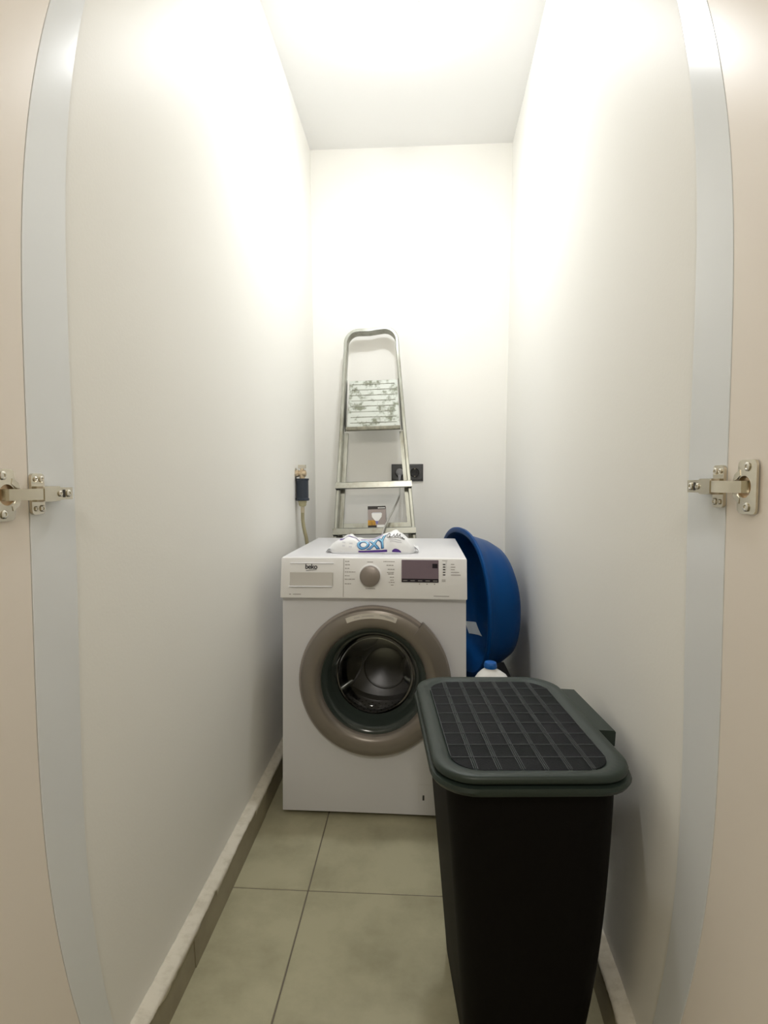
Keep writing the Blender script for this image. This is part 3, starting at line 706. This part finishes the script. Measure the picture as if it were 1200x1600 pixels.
# ------------------------------------------------------------------ double socket with plug and cord
so = thing('wall_socket', 'anthracite double wall socket behind the ladder', 'socket', (-0.0495, YB, 1.1405))
def sq_hole(cx):
    vs, fs = [], []; N = 32; H = 0.0405
    for k in range(N):
        t = 2 * PI * (k + 0.5) / N; dx, dz = math.cos(t), math.sin(t); u = 0.0355 / max(abs(dx), abs(dz))
        for (x, z, y) in ((dx * u, dz * u, -0.0105), (dx * 0.0225, dz * 0.0225, -0.0105), (dx * 0.0205, dz * 0.0205, -0.001), (0, 0, -0.001)): vs.append((cx + x, y, z))
    for k in range(N):
        j = (k + 1) % N
        for e in range(3): fs.append((k * 4 + e, j * 4 + e, j * 4 + e + 1, k * 4 + e + 1))
    return vs, fs
box('frame_plate', (-0.081, -0.008, -0.0435), (0.081, 0.0, 0.0435), SOCK, so, bev=0.0015)
for cx in (-0.0385, 0.0385):
    ins = part_empty('socket_insert', so)
    vs, fs = sq_hole(cx); mesh('insert', vs, fs, mat('socket_insert', (0.075, 0.075, 0.078), rough=0.35), ins)
    lathe('recess', [(0.0228, -0.0088), (0.0206, 0.0), (0, 0.0)], SOCKD, ins, (cx, -0.0095 + 0.001, 0), (0, 1, 0), 28)
    if cx > 0:
        for dx in (-0.0095, 0.0095): lathe('contact_hole', [(0.0028, 0), (0.0028, 0.0004), (0, 0.0004)], HOLE, ins, (cx + dx, -0.009, 0), (0, -1, 0), 10)
        for dz in (-0.019, 0.019): box('earth_clip', (cx - 0.002, -0.013, dz - 0.0022), (cx + 0.002, -0.008, dz + 0.0022), SCREW, ins)
pc = thing('power_cord', 'grey plug and cord running from the socket down behind the machine', 'power cord', (-0.088, YB - 0.0105, 1.1405))
px, pyy, pzz = -0.088, YB - 0.0105, 1.1405
R_ = lambda *c: (c[0] - px, c[1] - pyy, c[2] - pzz)
lathe('plug_body', [(0.0, 0.0), (0.0195, 0.0), (0.0195, 0.012), (0.0185, 0.022), (0.013, 0.032), (0.0, 0.034)], PLUG, pc, (0, -0.0005, 0.002), (0, -1, 0), 28)
tube('strain_relief', [(0, -0.022, -0.006), (0.0, -0.030, -0.022), (0.0, -0.032, -0.040)], lambda t: 0.0095 - 0.0045 * t, PLUG, pc)
tube('cord', [(0, -0.031, -0.034), R_(-0.087, 2.765, 1.06), R_(-0.088, 2.70, 1.02), R_(-0.110, 2.62, 0.965), R_(-0.140, 2.545, 0.905), R_(-0.156, 2.49, 0.86), R_(-0.166, 2.46, 0.79), R_(-0.168, 2.45, 0.6), R_(-0.17, 2.42, 0.35), R_(-0.172, 2.392, 0.22)], 0.0045, CORD, pc, 10)

# ------------------------------------------------------------------ water valve, filter and inlet hose on the left wall
vy = 2.352; vx = XL + 0.029
wv_ = thing('water_valve', 'brass wall tap with a dark blue filter cartridge beside the ladder', 'tap', (XL, vy, 1.130))
ox = vx - XL
lathe('escutcheon', [(0.024, 0.0), (0.024, 0.002), (0.019, 0.005), (0.013, 0.006), (0.0, 0.006)], mat('escutcheon_chrome', (0.75, 0.72, 0.66), rough=0.25, metal=0.9), wv_, (0.0, 0, 0), (1, 0, 0), 28)
lathe('body_nut', [(0.010, 0.004), (0.0155, 0.004), (0.0155, 0.014), (0.012, 0.016), (0.012, 0.028), (0.0145, 0.030), (0.0145, 0.044), (0.009, 0.047), (0, 0.047)], BRASS, wv_, (0, 0, 0), (1, 0, 0), 8, 20)
lathe('stem', [(0.0, -0.024), (0.0115, -0.024), (0.0115, 0.013), (0.0085, 0.015), (0.007, 0.024), (0, 0.024)], BRASS, wv_, (ox, 0, 0), (0, 0, 1), 20)
prism('knob', rrect(0.0165, 0.0095, 0.003, 3), lambda x, y, h: (ox + x, y, h), 0.021, 0.037, mat('tap_knob_grey', (0.55, 0.52, 0.44), rough=0.4, metal=0.3), wv_)
lathe('filter_cartridge', [(0.0, -0.022), (0.0285, -0.022), (0.0285, -0.029), (0.0262, -0.031), (0.0262, -0.106), (0.0295, -0.108), (0.0295, -0.116), (0.026, -0.118), (0, -0.118)], FILTER, wv_, (ox, 0, 0), (0, 0, 1), 36)
hs = thing('inlet_hose', 'olive water hose hanging from the wall tap filter', 'hose', (vx, vy, 1.012))
lathe('hose_nut', [(0.0, 0.0), (0.0185, 0.0), (0.0185, -0.008), (0.0165, -0.010), (0.0165, -0.018), (0.013, -0.024), (0.0085, -0.026), (0.0, -0.026)], NUT, hs, (0, 0, 0), (0, 0, 1), 18)
lathe('ferrule', [(0.0, -0.024), (0.0085, -0.024), (0.0085, -0.052), (0.0, -0.052)], mat('ferrule_pale', (0.52, 0.46, 0.33), rough=0.45), hs, (0, 0, 0), (0, 0, 1), 18)
tube('hose', [(0, 0, -0.050), (0.0005, 0, -0.085), (0.006, 0.002, -0.125), (0.014, 0.006, -0.165), (0.018, 0.012, -0.21), (0.022, 0.03, -0.28), (0.03, 0.06, -0.40), (0.05, 0.075, -0.55), (0.09, 0.070, -0.62), (0.12, 0.045, -0.63)], 0.0078, HOSE, hs, 12)

# ------------------------------------------------------------------ blue basin wedged on edge between machine and wall
bas = thing('wash_basin', 'large blue plastic basin standing on edge beside the washing machine', 'basin', (0.182, 2.392, 0.583))
al = math.radians(11.6)
dU = Vector((-math.sin(al), math.cos(al), 0)); dN = Vector((math.cos(al), math.sin(al), 0)); dZ = Vector((0, 0, 1))
def basin_ring(a, b, t, n=72):
    out = []
    for k in range(n):
        th = 2 * PI * k / n; c, s = math.cos(th), math.sin(th)
        e = 2 / 2.25
        out.append(dU * (a * math.copysign(abs(c) ** e, c)) + dZ * (b * math.copysign(abs(s) ** e, s)) + dN * t)
    return out
A0, B0 = 0.372, 0.292
prof = [(-0.004, 0.004), (0.010, 0.0), (0.018, 0.004), (0.018, 0.012), (0.008, 0.014), (-0.004, 0.022), (-0.020, 0.065), (-0.036, 0.115), (-0.058, 0.150), (-0.090, 0.166), (-0.13, 0.168)]
rings = [basin_ring(A0 + q, B0 + q, t) for q, t in prof]
inner = [(-0.135, 0.163), (-0.092, 0.161), (-0.063, 0.146), (-0.042, 0.113), (-0.026, 0.063), (-0.010, 0.018)]
rings += [basin_ring(A0 + q, B0 + q, t) for q, t in inner]
# outer skin ends on a base disc, inner skin starts on another: one closed loft around
rings_outer = rings[:len(prof)]; rings_inner = rings[len(prof):]
n = 72; allr = rings_outer + rings_inner
vs = [p for r in allr for p in r]; fs = []
no = len(rings_outer)
for i in range(len(allr) - 1):
    if i == no - 1: continue
    for q in range(n): fs.append((i * n + q, i * n + (q + 1) % n, (i + 1) * n + (q + 1) % n, (i + 1) * n + q))
L_ = len(allr) - 1
for q in range(n): fs.append((L_ * n + q, L_ * n + (q + 1) % n, (q + 1) % n, q))
fs.append(tuple((no - 1) * n + q for q in range(n))); fs.append(tuple(no * n + q for q in range(n)))
edges_flat(mesh('tub', vs, fs, BLUE, bas), 50)
# paper label on the inside of the base
tz = [(0.163, A0 - 0.135, B0 - 0.135), (0.161, A0 - 0.092, B0 - 0.092), (0.146, A0 - 0.063, B0 - 0.063), (0.113, A0 - 0.042, B0 - 0.042), (0.063, A0 - 0.026, B0 - 0.026)]
def inner_s(t, z):
    for (t0, a0, b0), (t1, a1, b1) in zip(tz, tz[1:]):
        if t1 <= t <= t0:
            f = (t0 - t) / (t0 - t1); a = a0 + (a1 - a0) * f; b = b0 + (b1 - b0) * f
            return a * max(1 - (abs(z) / b) ** 2.25, 0.0) ** (1 / 2.25)
    return 0.2
vs, fs = [], []
for lf in (0.0016, 0.0032):
    for i in range(7):
        for k in range(6):
            t = 0.149 - 0.040 * i / 6; z = -0.166 - 0.042 * k / 5 - 0.004 * i / 6
            vs.append(dU * (inner_s(t, z) - lf) + dZ * (z + lf * 0.5) + dN * (t - lf))
for i in range(6):
    for k in range(5):
        q = (i * 6 + k, i * 6 + k + 1, (i + 1) * 6 + k + 1, (i + 1) * 6 + k); fs.append(q); fs.append(tuple(x + 42 for x in reversed(q)))
mesh('paper_label', vs, fs, LABELM, bas, smooth=True, fix=False)

# a box on the floor behind the hamper carries basin and jug
cb = thing('storage_box', 'dark grey storage box on the floor under the blue basin', 'box', (0.300, 2.06, 0.0))
bx0, bx1, by0, by1, bzh = -0.105, 0.092, -0.46, 0.46, 0.266
box('box_body', (bx0, by0, 0.0), (bx1, by1, bzh), BOXC, cb, bev=0.003)
box('box_lid', (bx0 - 0.004, by0 - 0.004, bzh - 0.022), (bx1 + 0.004, by1 + 0.004, bzh + 0.002), BOXC, cb, bev=0.002)

# ------------------------------------------------------------------ white jug with a blue cap
jg = thing('detergent_jug', 'white plastic jug with a blue cap behind the black hamper', 'jug', (0.2235, 1.675, 0.2755))
rings = []
for (hx, hy, r, z, cx) in ((0.050, 0.036, 0.014, 0.0, 0.004), (0.056, 0.042, 0.018, 0.006, 0.004), (0.057, 0.043, 0.018, 0.10, 0.004), (0.056, 0.042, 0.02, 0.190, 0.004), (0.052, 0.040, 0.022, 0.212, 0.005), (0.043, 0.034, 0.024, 0.228, 0.004), (0.030, 0.026, 0.022, 0.240, 0.001), (0.0185, 0.0185, 0.0185, 0.248, -0.001), (0.016, 0.016, 0.016, 0.256, -0.001)):
    rings.append([(x, y, z) for x, y in rrect(hx, hy, r, 6, cx)])
loft('jug_body', rings, JUG, jg, ang=45)
capz = 0.252
lathe('cap', [(0.0, 0.0), (0.0190, 0.0), (0.0195, 0.004), (0.0182, 0.014), (0.0165, 0.0165), (0.0, 0.017)], CAPB, jg, (-0.001, 0, capz), (0, 0, 1), 28)
lathe('grip_hole', [(0.0095, 0.0), (0.0095, 0.0006), (0.0, 0.0006)], HOLE, jg, (0.028, -0.0420, 0.199), (0, -1, 0.35), 20)

# ------------------------------------------------------------------ black laundry hamper
HMX, HMY, HMR = 0.180, 1.132, math.radians(5.0)
hm = thing('laundry_hamper', 'tall black plastic laundry hamper with a checked woven lid', 'hamper', (HMX, HMY, 0), HMR)
def rr3(hx, hy, r, z, seg=8): return [(x, y, z) for x, y in rrect(hx, hy, r, seg)]
def rs(hx, hy, r, z): return [(x + 0.017 * (1 - z / 0.575), y, z) for x, y in rrect(hx, hy, r, 8)]
rings = [rs(0.114, 0.172, 0.040, 0.0), rs(0.117, 0.175, 0.042, 0.006)] + [rs(0.117 + 0.030 * q, 0.175 + 0.034 * q, 0.042 + 0.008 * q, 0.006 + 0.572 * q) for q in (0.25, 0.5, 0.75, 1.0)]
rings += [rs(0.143, 0.205, 0.048, 0.580), rs(0.138, 0.200, 0.046, 0.570), rs(0.110, 0.168, 0.036, 0.012)]
loft('bin_body', rings, BINM, hm, ang=40)
# rim of the body
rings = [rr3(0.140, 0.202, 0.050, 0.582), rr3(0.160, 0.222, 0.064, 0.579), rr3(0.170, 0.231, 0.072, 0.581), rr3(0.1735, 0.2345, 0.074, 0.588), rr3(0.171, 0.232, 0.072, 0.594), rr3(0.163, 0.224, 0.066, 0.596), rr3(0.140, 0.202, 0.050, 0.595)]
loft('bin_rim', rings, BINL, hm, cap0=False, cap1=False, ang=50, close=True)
lid = part_empty('lid', hm)
LZ = 0.612
IN = (0.139, 0.203, 0.054)
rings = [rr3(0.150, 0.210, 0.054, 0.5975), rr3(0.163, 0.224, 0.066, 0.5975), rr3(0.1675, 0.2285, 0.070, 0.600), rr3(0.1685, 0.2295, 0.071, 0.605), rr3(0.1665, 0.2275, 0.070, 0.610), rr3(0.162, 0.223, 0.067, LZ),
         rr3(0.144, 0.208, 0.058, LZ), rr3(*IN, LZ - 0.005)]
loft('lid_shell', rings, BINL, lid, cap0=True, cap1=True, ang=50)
# handle lug on the wall side
hz = LZ - 0.004
loft('lid_lug', [[(0.160, y, hz - 0.008), (0.190, y, hz - 0.030), (0.198, y, hz - 0.030), (0.200, y, hz - 0.003), (0.198, y, hz), (0.160, y, hz + 0.002)] for y in (-0.055, 0.155)], BINL, lid)
# woven squares: each clipped to the rounded inset
outl = rrect(IN[0] - 0.003, IN[1] - 0.003, IN[2] - 0.003, 8)
def clip(poly, region):
    out = poly
    for i in range(len(region)):
        a, b = region[i], region[(i + 1) % len(region)]; res = []
        ins = lambda p: (b[0] - a[0]) * (p[1] - a[1]) - (b[1] - a[1]) * (p[0] - a[0]) >= -1e-12
        for k in range(len(out)):
            p, q = out[k], out[(k + 1) % len(out)]
            if ins(p): res.append(p)
            if ins(p) != ins(q):
                d1 = (b[0] - a[0]) * (p[1] - a[1]) - (b[1] - a[1]) * (p[0] - a[0]); d2 = (b[0] - a[0]) * (q[1] - a[1]) - (b[1] - a[1]) * (q[0] - a[0])
                t = d1 / (d1 - d2); res.append((p[0] + (q[0] - p[0]) * t, p[1] + (q[1] - p[1]) * t))
        out = res
        if not out: break
    return out
NX, NY = 7, 9
cwx, cwy = 2 * IN[0] / NX, 2 * IN[1] / NY
ribs = bmesh.new()
def rib(x0, y0, x1, y1, h):
    p = clip([(x0, y0), (x1, y0), (x1, y1), (x0, y1)], outl)
    if len(p) < 3: return
    lo_ = [ribs.verts.new((x, y, LZ - 0.006)) for x, y in p]; hi_ = [ribs.verts.new((x, y, LZ - 0.005 + h)) for x, y in p]
    ribs.faces.new(hi_)
    for k in range(len(p)): ribs.faces.new((lo_[k], lo_[(k + 1) % len(p)], hi_[(k + 1) % len(p)], hi_[k]))
for i in range(NX):
    for j in range(NY):
        x0, y0 = -IN[0] + i * cwx + 0.0042, -IN[1] + j * cwy + 0.0012
        x1, y1 = -IN[0] + (i + 1) * cwx - 0.0042, -IN[1] + (j + 1) * cwy - 0.0012
        p = clip([(x0, y0), (x1, y0), (x1, y1), (x0, y1)], outl)
        if len(p) < 3: continue
        prism('weave_square', p, lambda x, y, h: (x, y, h), LZ - 0.006, LZ - 0.0036, BINW, lid)
for i in range(NX + 1):
    for q in (-0.0034, 0.0, 0.0034):
        x = -IN[0] + i * cwx + q; rib(x - 0.0006, -IN[1], x + 0.0006, IN[1], 0.0030)
for j in range(NY + 1):
    y = -IN[1] + j * cwy; rib(-IN[0], y - 0.0007, IN[0], y + 0.0007, 0.0026)
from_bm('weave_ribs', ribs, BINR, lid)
